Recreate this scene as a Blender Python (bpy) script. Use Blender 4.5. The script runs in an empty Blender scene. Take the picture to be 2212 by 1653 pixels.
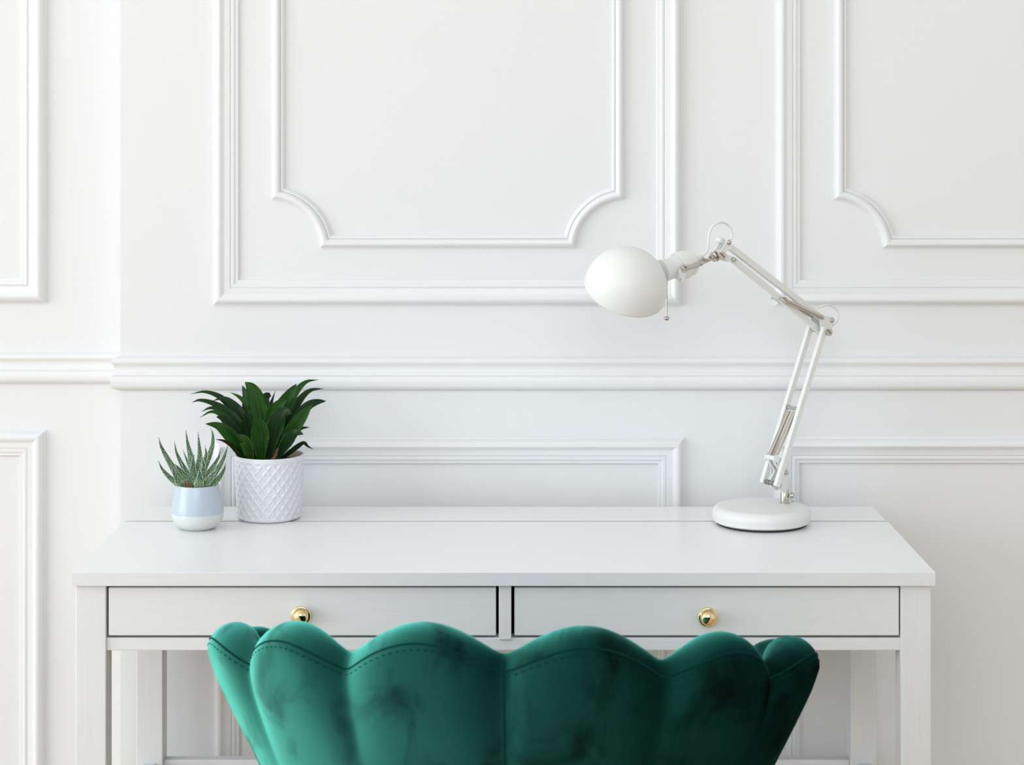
import bpy, bmesh, math, random
from mathutils import Vector, Matrix, Euler
from mathutils import noise as mnoise
random.seed(7)
PI = math.pi
SC = bpy.context.scene
COL = SC.collection

# ------------------------------------------------------------------ camera
F = 4114.0            # focal length in pixels of the 2212 x 1653 frame
VX, VY = 1140.0, 290.0
H = 1.3584            # camera height
YC = -3.16            # camera y (the panelled wall face is y = 0)
cd = bpy.data.cameras.new('camera'); cam = bpy.data.objects.new('camera', cd); COL.objects.link(cam)
cam.location = (0, YC, H); cam.rotation_euler = (PI/2, 0, 0)
cd.sensor_width = 36; cd.lens = 36*F/2212
cd.shift_x = -(VX-1106)/2212; cd.shift_y = -(826.5-VY)/2212
cd.dof.use_dof = True; cd.dof.focus_distance = 2.86; cd.dof.aperture_fstop = 7.5
cd.clip_start = 0.05
SC.camera = cam
# ------------------------------------------------------------------ world, light, exposure
SC.view_settings.view_transform = 'Standard'; SC.view_settings.look = 'None'
SC.view_settings.gamma = 1; SC.view_settings.use_curve_mapping = False
SC.view_settings.exposure = -0.10
w = bpy.data.worlds.new('world'); SC.world = w; w.use_nodes = True
w.node_tree.nodes['Background'].inputs[0].default_value = (0.92, 0.96, 1.0, 1)
w.node_tree.nodes['Background'].inputs[1].default_value = 0.5
def area(name, loc, rot, sx, sy, power, color):
    l = bpy.data.lights.new(name, 'AREA'); l.shape = 'RECTANGLE'; l.size = sx; l.size_y = sy
    l.energy = power; l.color = color
    o = bpy.data.objects.new(name, l); COL.objects.link(o); o.location = loc; o.rotation_euler = rot
    return o
# daylight through the tall windows in the left wall; fill light added behind the camera
WX0, WX1, WY0, WZT = -5.6, 3.0, -5.4, 3.7
WINL = (-5.1, -1.1, 0.12, 3.5)      # y0, y1, z0, z1 of the left window
FILL_OPEN = (-1.9, 1.3, 1.9, 3.6)          # x0, x1, z0, z1 of the opening added behind the camera for fill
area('window_daylight', (WX0-0.12, (WINL[0]+WINL[1])/2, (WINL[2]+WINL[3])/2), (0, -PI/2, 0), WINL[3]-WINL[2], WINL[1]-WINL[0], 232, (0.815, 0.915, 1.0))
area('rear_fill_light', ((FILL_OPEN[0]+FILL_OPEN[1])/2, WY0-0.12, (FILL_OPEN[2]+FILL_OPEN[3])/2), (PI/2, 0, 0), FILL_OPEN[1]-FILL_OPEN[0], FILL_OPEN[3]-FILL_OPEN[2], 74, (0.85, 0.93, 1.0))  # fill added from high behind the camera, no source known there

# ------------------------------------------------------------------ helpers
def P(px, py, Z): return Vector(((px-VX)/F*Z, YC+Z, H-(py-VY)/F*Z))
MATS = {}
def mat(name, color, rough=0.5, metal=0.0, **kw):
    m = bpy.data.materials.new(name); m.use_nodes = True
    b = m.node_tree.nodes['Principled BSDF']
    b.inputs['Base Color'].default_value = (*color, 1); b.inputs['Roughness'].default_value = rough
    b.inputs['Metallic'].default_value = metal
    for k, v in kw.items():
        b.inputs[k.replace('_', ' ')].default_value = v
    MATS[name] = m
    return m
def nodes(m): return m.node_tree.nodes, m.node_tree.links, m.node_tree.nodes['Principled BSDF']
def add_noise_bump(m, scale, strength, dist=0.001, stretch=(1, 1, 1), detail=3, coord='Object'):
    N, L, b = nodes(m)
    tc = N.new('ShaderNodeTexCoord'); mp = N.new('ShaderNodeMapping'); mp.inputs['Scale'].default_value = stretch
    nz = N.new('ShaderNodeTexNoise'); nz.inputs['Scale'].default_value = scale; nz.inputs['Detail'].default_value = detail
    bp = N.new('ShaderNodeBump'); bp.inputs['Strength'].default_value = strength; bp.inputs['Distance'].default_value = dist
    L.new(tc.outputs[coord], mp.inputs[0]); L.new(mp.outputs[0], nz.inputs['Vector'])
    L.new(nz.outputs['Fac'], bp.inputs['Height']); L.new(bp.outputs[0], b.inputs['Normal'])
    return nz, bp
def color_noise(m, c1, c2, scale, stretch=(1, 1, 1), detail=3, lo=0.35, hi=0.65, coord='Object'):
    N, L, b = nodes(m)
    tc = N.new('ShaderNodeTexCoord'); mp = N.new('ShaderNodeMapping'); mp.inputs['Scale'].default_value = stretch
    nz = N.new('ShaderNodeTexNoise'); nz.inputs['Scale'].default_value = scale; nz.inputs['Detail'].default_value = detail
    cr = N.new('ShaderNodeValToRGB'); cr.color_ramp.elements[0].position = lo; cr.color_ramp.elements[1].position = hi
    cr.color_ramp.elements[0].color = (*c1, 1); cr.color_ramp.elements[1].color = (*c2, 1)
    L.new(tc.outputs[coord], mp.inputs[0]); L.new(mp.outputs[0], nz.inputs['Vector'])
    L.new(nz.outputs['Fac'], cr.inputs[0]); L.new(cr.outputs[0], b.inputs['Base Color'])
    return cr

M_wall = mat('wall_paint', (0.83, 0.835, 0.84), 0.55); add_noise_bump(M_wall, 60, 0.06, 0.002, (3, 3, 0.35))
M_trim = mat('trim_paint', (0.85, 0.855, 0.86), 0.38); add_noise_bump(M_trim, 90, 0.10, 0.001)
M_ceil = mat('ceiling_paint', (0.9, 0.9, 0.9), 0.8); add_noise_bump(M_ceil, 80, 0.1)
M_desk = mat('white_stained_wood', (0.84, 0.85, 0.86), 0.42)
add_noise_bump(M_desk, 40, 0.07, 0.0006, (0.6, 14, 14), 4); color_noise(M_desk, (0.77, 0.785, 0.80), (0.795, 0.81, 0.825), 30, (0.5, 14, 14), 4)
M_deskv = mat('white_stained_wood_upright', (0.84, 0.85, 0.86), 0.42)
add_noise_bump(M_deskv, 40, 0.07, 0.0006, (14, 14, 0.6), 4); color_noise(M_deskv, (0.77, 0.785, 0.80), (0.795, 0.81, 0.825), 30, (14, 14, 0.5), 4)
M_edge = mat('slot_line_tan', (0.52, 0.49, 0.45), 0.8); add_noise_bump(M_edge, 200, 0.1)  # tan that draws the desktop slot as a dark line
M_top = mat('white_top_lightened', (0.93, 0.933, 0.935), 0.27); add_noise_bump(M_top, 40, 0.06, 0.0005, (0.6, 10, 10), 3)  # whiter than the desk wood so the top looks more brightly lit
M_dark = mat('gap_shade_dark', (0.03, 0.03, 0.03), 0.8); add_noise_bump(M_dark, 50, 0.1)  # near-black, puts the shade of the drawer gaps into the colour
M_brass = mat('polished_brass', (0.83, 0.68, 0.38), 0.07, 1.0); add_noise_bump(M_brass, 30, 0.02, 0.0003)
M_lamp = mat('white_powder_coat', (0.84, 0.845, 0.82), 0.42); add_noise_bump(M_lamp, 900, 0.03, 0.0002)
M_steel = mat('nickel_steel', (0.56, 0.525, 0.475), 0.2, 1.0); add_noise_bump(M_steel, 200, 0.03, 0.0002)
M_rubber = mat('black_rubber', (0.015, 0.015, 0.015), 0.7); add_noise_bump(M_rubber, 300, 0.1)
M_cable = mat('white_cable_plastic', (0.86, 0.86, 0.84), 0.4); add_noise_bump(M_cable, 300, 0.03, 0.0002)
M_bulb = mat('frosted_bulb_glass', (0.9, 0.9, 0.9), 0.3); add_noise_bump(M_bulb, 300, 0.02, 0.0002)
M_pot = mat('white_glazed_ceramic', (0.80, 0.81, 0.84), 0.33, Coat_Weight=0.3); add_noise_bump(M_pot, 200, 0.04, 0.0003)
M_potin = mat('bare_clay_rim', (0.60, 0.52, 0.45), 0.8); add_noise_bump(M_potin, 300, 0.15, 0.0004)
M_soil = mat('potting_soil', (0.02, 0.014, 0.01), 0.95); add_noise_bump(M_soil, 250, 1.0, 0.003)
M_stem = mat('dry_brown_stem', (0.22, 0.09, 0.035), 0.7); color_noise(M_stem, (0.10, 0.04, 0.02), (0.35, 0.15, 0.07), 90)
M_gold = mat('gold_chair_leg', (0.85, 0.62, 0.28), 0.18, 1.0); add_noise_bump(M_gold, 100, 0.02, 0.0003)
M_white = mat('white_tubercle', (0.78, 0.84, 0.77), 0.6); add_noise_bump(M_white, 800, 0.05, 0.0002)
M_thread = mat('teal_thread', (0.0, 0.036, 0.029), 0.9, Specular_IOR_Level=0.1); add_noise_bump(M_thread, 900, 0.2, 0.0004)
# oak floor in herring-less strips
M_floor = mat('oak_floor', (0.45, 0.31, 0.20), 0.45)
def oak():
    N, L, b = nodes(M_floor)
    tc = N.new('ShaderNodeTexCoord'); br = N.new('ShaderNodeTexBrick')
    br.inputs['Color1'].default_value = (0.76, 0.53, 0.31, 1); br.inputs['Color2'].default_value = (0.69, 0.47, 0.26, 1)
    br.inputs['Mortar'].default_value = (0.16, 0.10, 0.06, 1); br.inputs['Scale'].default_value = 1.0
    br.inputs['Mortar Size'].default_value = 0.003; br.inputs['Brick Width'].default_value = 1.1; br.inputs['Row Height'].default_value = 0.12
    L.new(tc.outputs['Object'], br.inputs['Vector']); L.new(br.outputs['Color'], b.inputs['Base Color'])
oak()
# velvet with brushed nap marks
def velvet():
    m = mat('teal_velvet', (0.0, 0.12, 0.085), 0.75, Sheen_Weight=1.0, Sheen_Roughness=0.42)
    N, L, b = nodes(m)
    b.inputs['Specular IOR Level'].default_value = 0.04
    b.inputs['Sheen Tint'].default_value = (0.05, 1.0, 0.83, 1)
    tc = N.new('ShaderNodeTexCoord')
    mp = N.new('ShaderNodeMapping'); mp.inputs['Scale'].default_value = (1, 1, 0.7)
    L.new(tc.outputs['Object'], mp.inputs[0])
    n1 = N.new('ShaderNodeTexNoise'); n1.inputs['Scale'].default_value = 13; n1.inputs['Detail'].default_value = 5; n1.inputs['Roughness'].default_value = 0.55; n1.inputs['Distortion'].default_value = 0.7
    L.new(mp.outputs[0], n1.inputs['Vector'])
    cr = N.new('ShaderNodeValToRGB'); e = cr.color_ramp.elements
    e[0].position = 0.30; e[0].color = (0.0, 0.006, 0.005, 1); e[1].position = 0.47; e[1].color = (0.0, 0.017, 0.014, 1)
    x = e.new(0.72); x.color = (0.0, 0.028, 0.023, 1)
    L.new(n1.outputs['Fac'], cr.inputs[0]); L.new(cr.outputs[0], b.inputs['Base Color'])
    r2 = N.new('ShaderNodeMapRange'); r2.inputs[1].default_value = 0.34; r2.inputs[2].default_value = 0.52; r2.inputs[3].default_value = 0.25; r2.inputs[4].default_value = 1.0
    L.new(n1.outputs['Fac'], r2.inputs[0]); L.new(r2.outputs[0], b.inputs['Sheen Weight'])
    n2 = N.new('ShaderNodeTexNoise'); n2.inputs['Scale'].default_value = 900; n2.inputs['Detail'].default_value = 2
    bp = N.new('ShaderNodeBump'); bp.inputs['Strength'].default_value = 0.25; bp.inputs['Distance'].default_value = 0.0005
    L.new(tc.outputs['Object'], n2.inputs['Vector']); L.new(n2.outputs['Fac'], bp.inputs['Height'])
    # shading normal leaned left like brushed pile, to brighten left and darken right
    va = N.new('ShaderNodeVectorMath'); va.operation = 'ADD'; va.inputs[1].default_value = (-1.05, 0.0, 0.25)
    vn = N.new('ShaderNodeVectorMath'); vn.operation = 'NORMALIZE'
    L.new(bp.outputs[0], va.inputs[0]); L.new(va.outputs[0], vn.inputs[0]); L.new(vn.outputs[0], b.inputs['Normal'])
    # the raised fibre tips catch light at a shallow angle
    sh = N.new('ShaderNodeBsdfSheen'); sh.inputs['Color'].default_value = (0.36, 1.0, 0.87, 1); sh.inputs['Roughness'].default_value = 0.38
    L.new(vn.outputs[0], sh.inputs['Normal'])
    m2 = N.new('ShaderNodeMapRange'); m2.inputs[1].default_value = 0.30; m2.inputs[2].default_value = 0.52; m2.inputs[3].default_value = 0.35; m2.inputs[4].default_value = 1.0
    L.new(n1.outputs['Fac'], m2.inputs[0])
    mc = N.new('ShaderNodeMix'); mc.data_type = 'RGBA'; L.new(m2.outputs[0], mc.inputs[0]); mc.inputs[6].default_value = (0, 0, 0, 1); mc.inputs[7].default_value = (0.36, 1.0, 0.87, 1)
    L.new(mc.outputs[2], sh.inputs['Color'])
    ad = N.new('ShaderNodeAddShader'); L.new(b.outputs[0], ad.inputs[0]); L.new(sh.outputs[0], ad.inputs[1]); L.new(ad.outputs[0], N['Material Output'].inputs[0])
    return m
M_velvet = velvet()
# leaf materials use the leaf's own uv: u across, v along
def leafmat(name, dark, light, edge, tip=None):
    m = mat(name, dark, 0.36, Specular_IOR_Level=0.45)
    N, L, b = nodes(m)
    b.inputs['Subsurface Weight'].default_value = 0.0
    tc = N.new('ShaderNodeTexCoord'); sp = N.new('ShaderNodeSeparateXYZ'); L.new(tc.outputs['UV'], sp.inputs[0])
    cb = N.new('ShaderNodeCombineXYZ'); mu = N.new('ShaderNodeMath'); mu.operation = 'MULTIPLY'; mu.inputs[1].default_value = 16
    L.new(sp.outputs[0], mu.inputs[0]); L.new(mu.outputs[0], cb.inputs[0]); L.new(sp.outputs[1], cb.inputs[1])
    nz = N.new('ShaderNodeTexNoise'); nz.inputs['Scale'].default_value = 1.3; nz.inputs['Detail'].default_value = 2
    L.new(cb.outputs[0], nz.inputs['Vector'])
    cr = N.new('ShaderNodeValToRGB'); cr.color_ramp.elements[0].position = 0.38; cr.color_ramp.elements[1].position = 0.66
    cr.color_ramp.elements[0].color = (*dark, 1); cr.color_ramp.elements[1].color = (*light, 1)
    L.new(nz.outputs['Fac'], cr.inputs[0])
    # edge
    a = N.new('ShaderNodeMath'); a.operation = 'SUBTRACT'; a.inputs[1].default_value = 0.5; L.new(sp.outputs[0], a.inputs[0])
    ab = N.new('ShaderNodeMath'); ab.operation = 'ABSOLUTE'; L.new(a.outputs[0], ab.inputs[0])
    mr = N.new('ShaderNodeMapRange'); mr.inputs[1].default_value = 0.42; mr.inputs[2].default_value = 0.5; L.new(ab.outputs[0], mr.inputs[0])
    mx = N.new('ShaderNodeMix'); mx.data_type = 'RGBA'; L.new(mr.outputs[0], mx.inputs[0]); L.new(cr.outputs[0], mx.inputs[6]); mx.inputs[7].default_value = (*edge, 1)
    out = mx.outputs[2]
    if tip:
        m2 = N.new('ShaderNodeMapRange'); m2.inputs[1].default_value = tip[0]; m2.inputs[2].default_value = tip[1]; L.new(sp.outputs[1], m2.inputs[0])
        mx2 = N.new('ShaderNodeMix'); mx2.data_type = 'RGBA'; L.new(m2.outputs[0], mx2.inputs[0]); L.new(out, mx2.inputs[6]); mx2.inputs[7].default_value = (*tip[2], 1)
        out = mx2.outputs[2]
    L.new(out, b.inputs['Base Color'])
    # gentle translucency of a thin leaf
    tr = N.new('ShaderNodeBsdfTranslucent'); L.new(out, tr.inputs[0])
    ms = N.new('ShaderNodeMixShader'); ms.inputs[0].default_value = 0.18
    o = N['Material Output']; L.new(b.outputs[0], ms.inputs[1]); L.new(tr.outputs[0], ms.inputs[2]); L.new(ms.outputs[0], o.inputs[0])
    return m
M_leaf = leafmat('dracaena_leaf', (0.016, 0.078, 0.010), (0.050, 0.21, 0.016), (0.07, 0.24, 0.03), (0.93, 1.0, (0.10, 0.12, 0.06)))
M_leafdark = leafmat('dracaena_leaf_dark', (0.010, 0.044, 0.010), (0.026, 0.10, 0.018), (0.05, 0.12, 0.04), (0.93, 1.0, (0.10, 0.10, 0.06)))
M_leaflight = leafmat('dracaena_leaf_pale', (0.045, 0.15, 0.02), (0.10, 0.25, 0.06), (0.2, 0.35, 0.12))
M_leafbrown = leafmat('dracaena_leaf_browned', (0.02, 0.06, 0.01), (0.05, 0.09, 0.02), (0.08, 0.08, 0.03), (0.45, 0.7, (0.09, 0.025, 0.015)))
M_leafdry = leafmat('dracaena_leaf_dry_tip', (0.008, 0.035, 0.008), (0.02, 0.06, 0.015), (0.03, 0.08, 0.02), (0.7, 0.78, (0.012, 0.012, 0.012)))
def aloemat():
    m = mat('spotted_succulent_leaf', (0.03, 0.12, 0.04), 0.45)
    N, L, b = nodes(m)
    tc = N.new('ShaderNodeTexCoord'); sp = N.new('ShaderNodeSeparateXYZ'); L.new(tc.outputs['UV'], sp.inputs[0])
    cr = N.new('ShaderNodeValToRGB'); e = cr.color_ramp.elements
    e[0].position = 0.0; e[0].color = (0.14, 0.24, 0.08, 1); e[1].position = 0.35; e[1].color = (0.055, 0.15, 0.035, 1); x = e.new(0.8); x.color = (0.008, 0.055, 0.022, 1)
    L.new(sp.outputs[1], cr.inputs[0])
    vo = N.new('ShaderNodeTexVoronoi'); vo.inputs['Scale'].default_value = 520; L.new(tc.outputs['Object'], vo.inputs['Vector'])
    mr = N.new('ShaderNodeMapRange'); mr.inputs[1].default_value = 0.42; mr.inputs[2].default_value = 0.30; L.new(vo.outputs['Distance'], mr.inputs[0])
    md = N.new('ShaderNodeMapRange'); md.inputs[1].default_value = 0.15; md.inputs[2].default_value = 0.75; md.inputs[3].default_value = 0.55; md.inputs[4].default_value = 0.12; L.new(sp.outputs[1], md.inputs[0])
    mm = N.new('ShaderNodeMath'); mm.operation = 'MULTIPLY'; L.new(mr.outputs[0], mm.inputs[0]); L.new(md.outputs[0], mm.inputs[1])
    mx = N.new('ShaderNodeMix'); mx.data_type = 'RGBA'; L.new(mm.outputs[0], mx.inputs[0]); L.new(cr.outputs[0], mx.inputs[6]); mx.inputs[7].default_value = (0.66, 0.76, 0.66, 1)
    L.new(mx.outputs[2], b.inputs['Base Color'])
    return m
M_aloe = aloemat()
def bluepot():
    m = mat('two_tone_glaze', (0.6, 0.66, 0.74), 0.3, Coat_Weight=0.4)
    N, L, b = nodes(m)
    tc = N.new('ShaderNodeTexCoord'); sp = N.new('ShaderNodeSeparateXYZ'); L.new(tc.outputs['Object'], sp.inputs[0])
    nz = N.new('ShaderNodeTexNoise'); nz.inputs['Scale'].default_value = 25; L.new(tc.outputs['Object'], nz.inputs['Vector'])
    ma = N.new('ShaderNodeMath'); ma.operation = 'MULTIPLY_ADD'; ma.inputs[1].default_value = 0.004; L.new(nz.outputs['Fac'], ma.inputs[0]); L.new(sp.outputs[2], ma.inputs[2])
    mr = N.new('ShaderNodeMapRange'); mr.inputs[1].default_value = 0.0262; mr.inputs[2].default_value = 0.0280; L.new(ma.outputs[0], mr.inputs[0])
    mx = N.new('ShaderNodeMix'); mx.data_type = 'RGBA'; L.new(mr.outputs[0], mx.inputs[0]); mx.inputs[6].default_value = (0.72, 0.755, 0.72, 1); mx.inputs[7].default_value = (0.53, 0.60, 0.69, 1)
    n2 = N.new('ShaderNodeTexNoise'); n2.inputs['Scale'].default_value = 60; mp = N.new('ShaderNodeMapping'); mp.inputs['Scale'].default_value = (6, 6, 0.4)
    L.new(tc.outputs['Object'], mp.inputs[0]); L.new(mp.outputs[0], n2.inputs['Vector'])
    m3 = N.new('ShaderNodeMix'); m3.data_type = 'RGBA'; m3.blend_type = 'OVERLAY'; m3.inputs[0].default_value = 0.12
    L.new(mx.outputs[2], m3.inputs[6]); L.new(n2.outputs['Color'], m3.inputs[7]); L.new(m3.outputs[2], b.inputs['Base Color'])
    return m
M_blue = bluepot()

def newbm():
    return bmesh.new()
def build(name, bm, m, parent=None, sharp=38, recalc=True, loc=None):
    if recalc: bmesh.ops.recalc_face_normals(bm, faces=bm.faces)
    for f in bm.faces: f.smooth = True
    lim = math.radians(12 if len(bm.faces) < 130 else sharp)      # bevelled bars keep flat faces
    for e in bm.edges:
        if len(e.link_faces) == 2 and e.calc_face_angle(0) > lim: e.smooth = False
    me = bpy.data.meshes.new(name); bm.to_mesh(me); bm.free()
    for mm in (m if isinstance(m, (list, tuple)) else [m]): me.materials.append(mm)
    o = bpy.data.objects.new(name, me); COL.objects.link(o)
    if parent is not None:
        off = Vector((0, 0, 0)); chain = parent
        while chain is not None: off += chain.location; chain = chain.parent
        me.transform(Matrix.Translation(-off)); o.parent = parent
    elif loc is not None:
        me.transform(Matrix.Translation(-Vector(loc))); o.location = loc
    return o
def thing(name, label, cat, loc, group=None):
    o = bpy.data.objects.new(name, None); COL.objects.link(o); o.empty_display_size = 0.05
    o.location = loc; o['label'] = label; o['category'] = cat
    if group: o['group'] = group
    return o
def struct(name, bm, m, label=None, cat=None, sharp=38):
    o = build(name, bm, m, sharp=sharp); o['kind'] = 'structure'
    if label: o['label'] = label
    if cat: o['category'] = cat
    return o
def box(bm, x0, x1, y0, y1, z0, z1, bev=0.0, seg=2):
    r = bmesh.ops.create_cube(bm, size=1)
    vs = r['verts']
    for v in vs:
        v.co = Vector(((x0+x1)/2+v.co.x*(x1-x0), (y0+y1)/2+v.co.y*(y1-y0), (z0+z1)/2+v.co.z*(z1-z0)))
    if bev > 0:
        es = set()
        for v in vs: es.update(v.link_edges)
        bmesh.ops.bevel(bm, geom=list(es), offset=bev, segments=seg, profile=0.5, affect='EDGES')
def obox(bm, a, b, u, wu, wv, bev=0.0):
    """bar from a to b, wu wide along u, wv along the third axis"""
    t = (b-a); ln = t.length; t = t.normalized(); u = (u-t*u.dot(t)).normalized(); v = t.cross(u)
    r = bmesh.ops.create_cube(bm, size=1); vs = r['verts']; c = (a+b)/2
    for q in vs: q.co = c+t*(q.co.x*ln)+u*(q.co.y*wu)+v*(q.co.z*wv)
    if bev > 0:
        es = set()
        for q in vs: es.update(q.link_edges)
        bmesh.ops.bevel(bm, geom=list(es), offset=bev, segments=2, profile=0.5, affect='EDGES')
def frame_of(axis):
    axis = axis.normalized(); u = axis.orthogonal().normalized(); return u, axis.cross(u)
def lathe(bm, origin, axis, prof, n=48, u=None):
    """prof: list of (radius, distance along axis)"""
    axis = axis.normalized()
    if u is None: u, v = frame_of(axis)
    else: u = (u-axis*u.dot(axis)).normalized(); v = axis.cross(u)
    rings = []
    for r, d in prof:
        c = origin+axis*d
        if r < 1e-7: rings.append([bm.verts.new(c)])
        else: rings.append([bm.verts.new(c+u*(r*math.cos(2*PI*i/n))+v*(r*math.sin(2*PI*i/n))) for i in range(n)])
    for a, b in zip(rings, rings[1:]):
        for i in range(n):
            j = (i+1) % n
            if len(a) == 1 and len(b) == 1: continue
            if len(a) == 1: bm.faces.new((a[0], b[j], b[i]))
            elif len(b) == 1: bm.faces.new((a[i], a[j], b[0]))
            else: bm.faces.new((a[i], a[j], b[j], b[i]))
    return rings
def cr_spline(pts, n):
    """Catmull-Rom through pts, n samples"""
    p = [pts[0]*2-pts[1]]+list(pts)+[pts[-1]*2-pts[-2]]
    segs = len(pts)-1; out = []
    for i in range(n):
        s = i/(n-1)*segs; k = min(int(s), segs-1); t = s-k
        a, b, c, d = p[k], p[k+1], p[k+2], p[k+3]
        out.append(0.5*((2*b)+(c-a)*t+(2*a-5*b+4*c-d)*t*t+(3*b-a-3*c+d)*t**3))
    return out
def tube(bm, pts, r, n=10, samples=40, caps=True, smooth=True):
    ps = cr_spline(pts, samples) if smooth else pts
    rad = r if callable(r) else (lambda t: r)
    t0 = (ps[1]-ps[0]).normalized(); u = t0.orthogonal().normalized(); rings = []
    for i, c in enumerate(ps):
        a = ps[max(i-1, 0)]; b = ps[min(i+1, len(ps)-1)]; t = (b-a).normalized()
        u = (u-t*u.dot(t)).normalized(); v = t.cross(u); rr = rad(i/(len(ps)-1))
        rings.append([bm.verts.new(c+u*(rr*math.cos(2*PI*k/n))+v*(rr*math.sin(2*PI*k/n))) for k in range(n)])
    for a, b in zip(rings, rings[1:]):
        for k in range(n): bm.faces.new((a[k], a[(k+1) % n], b[(k+1) % n], b[k]))
    if caps:
        bm.faces.new(list(reversed(rings[0]))); bm.faces.new(rings[-1])
def plate(bm, pts, n, th, bev=0.0):
    """flat plate: polygon pts (3D, coplanar) extruded +-th/2 along n"""
    a = [bm.verts.new(p-n*(th/2)) for p in pts]; b = [bm.verts.new(p+n*(th/2)) for p in pts]
    bm.faces.new(list(reversed(a))); bm.faces.new(b)
    for i in range(len(pts)):
        j = (i+1) % len(pts); bm.faces.new((a[i], a[j], b[j], b[i]))
def round_poly(pts, rads, k=6):
    """outline of the convex hull of discs (2D points with radii)"""
    allp = []
    for (x, y), r in zip(pts, rads):
        for i in range(24):
            a = 2*PI*i/24; allp.append((x+r*math.cos(a), y+r*math.sin(a)))
    allp = sorted(set(allp))
    def half(ps):
        h = []
        for p in ps:
            while len(h) > 1 and (h[-1][0]-h[-2][0])*(p[1]-h[-2][1])-(h[-1][1]-h[-2][1])*(p[0]-h[-2][0]) <= 0: h.pop()
            h.append(p)
        return h
    lo = half(allp); hi = half(allp[::-1])
    return lo[:-1]+hi[:-1]

# ------------------------------------------------------------------ the room
REC = 0.07                                   # the left part of the wall lies this much deeper
ZW, ZL = -YC, -YC+REC
XC = (260-VX)/F*ZW                           # corner of the projecting wall
bm = newbm()
plan = [(WX0, REC), (XC, REC), (XC, 0), (WX1, 0), (WX1, 0.3), (WX0, 0.3)]
lo = [bm.verts.new((x, y, 0)) for x, y in plan]; hi = [bm.verts.new((x, y, WZT)) for x, y in plan]
for i in range(6):
    j = (i+1) % 6; bm.faces.new((lo[i], lo[j], hi[j], hi[i]))
bm.faces.new(lo); bm.faces.new(hi)
struct('wall_back', bm, M_wall, sharp=20)
bm = newbm(); box(bm, WX0-0.2, WX1+0.2, WY0-0.2, 0.3, -0.1, 0); struct('floor', bm, M_floor)
bm = newbm(); box(bm, WX0-0.2, WX1+0.2, WY0-0.2, 0.3, WZT, WZT+0.1); struct('ceiling', bm, M_ceil)
bm = newbm(); box(bm, WX1, WX1+0.2, WY0, 0.3, 0, WZT); struct('wall_right', bm, M_wall)
bm = newbm()
y0, y1, z0, z1 = WINL
box(bm, WX0-0.2, WX0, WY0, y0, 0, WZT); box(bm, WX0-0.2, WX0, y1, 0.3, 0, WZT)
box(bm, WX0-0.2, WX0, y0, y1, 0, z0); box(bm, WX0-0.2, WX0, y0, y1, z1, WZT)
struct('wall_left', bm, M_wall)
bm = newbm()
for a, b in ((y0, y0+0.05), ((y0+y1)/2-0.03, (y0+y1)/2+0.03), (y1-0.05, y1)): box(bm, WX0-0.08, WX0-0.03, a, b, z0, z1, 0.004)
for a, b in ((z0, z0+0.05), (z1-0.05, z1), (1.85, 1.89)): box(bm, WX0-0.078, WX0-0.032, y0+0.05, y1-0.05, a, b, 0.004)
struct('window_1', bm, M_trim)
bm = newbm()
x0, x1, z0, z1 = FILL_OPEN
box(bm, WX0, x0, WY0-0.2, WY0, 0, WZT); box(bm, x1, WX1, WY0-0.2, WY0, 0, WZT)
box(bm, x0, x1, WY0-0.2, WY0, 0, z0); box(bm, x0, x1, WY0-0.2, WY0, z1, WZT)
struct('wall_front', bm, M_wall)
bm = newbm()
for a, b in ((x0, x0+0.05), ((x0+x1)/2-0.03, (x0+x1)/2+0.03), (x1-0.05, x1)): box(bm, a, b, WY0-0.08, WY0-0.03, z0, z1, 0.004)
for a, b in ((z0, z0+0.05), (z1-0.05, z1)): box(bm, x0+0.05, x1-0.05, WY0-0.078, WY0-0.032, a, b, 0.004)
struct('fill_opening', bm, M_trim)  # frame of the unseen opening added for the fill light

# panel mouldings --------------------------------------------------
def sx(px, Z=ZW): return (px-VX)/F*Z
def sz(py, Z=ZW): return H-(py-VY)/F*Z
def sm_prof(pts, n=4):
    """refine a (t,h) profile with Catmull-Rom, keeping doubled points sharp"""
    out = []; run = [Vector((pts[0][0], pts[0][1], 0))]
    for p in pts[1:]+[None]:
        if p is None or p == 'x':
            if len(run) > 2: out += cr_spline(run, (len(run)-1)*n+1)
            else: out += run
            run = [run[-1]] if run else []
        else: run.append(Vector((p[0], p[1], 0)))
    res = []
    for q in out:
        if not res or (Vector(res[-1])-Vector((q.x, q.y))).length > 1e-6: res.append((q.x, q.y))
    return res
# heavy frame: t from the outer edge (mm), h out of the wall (mm)
HEAVY = sm_prof([(0, -1), (0, 2.2), 'x', (2.4, 2.8), 'x', (3.0, 6.2), (6, 11.6), (10, 14.6), (13.5, 15.2), 'x', (15, 14.4), (18.5, 12.0), (23.5, 9.8), (29, 8.4), 'x', (30, 6.6), 'x', (31.6, 8.0), (34, 8.3), (36.8, 7.2), 'x', (38, 5.8), 'x', (41.5, 5.4), (43, 4.4), 'x', (43.6, -1)])
LIGHT = sm_prof([(0, -1), (0, 1.6), 'x', (1.8, 2.0), 'x', (2.6, 5.2), (5, 9.6), (8.5, 11.8), (12, 11.2), (15.2, 8.4), 'x', (16.0, 5.6), 'x', (17.6, 7.2), (19.4, 7.0), (20.8, 5.4), 'x', (21.4, 3.4), 'x', (22.4, 3.0), 'x', (22.8, -1)])
def sweep_closed(bm, loops):
    """loops: list over the profile of closed point lists of equal length"""
    R = [[bm.verts.new(p) for p in lp] for lp in loops]
    n = len(R[0])
    for a, b in zip(R, R[1:]):
        for i in range(n):
            j = (i+1) % n; bm.faces.new((a[i], a[j], b[j], b[i]))
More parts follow.
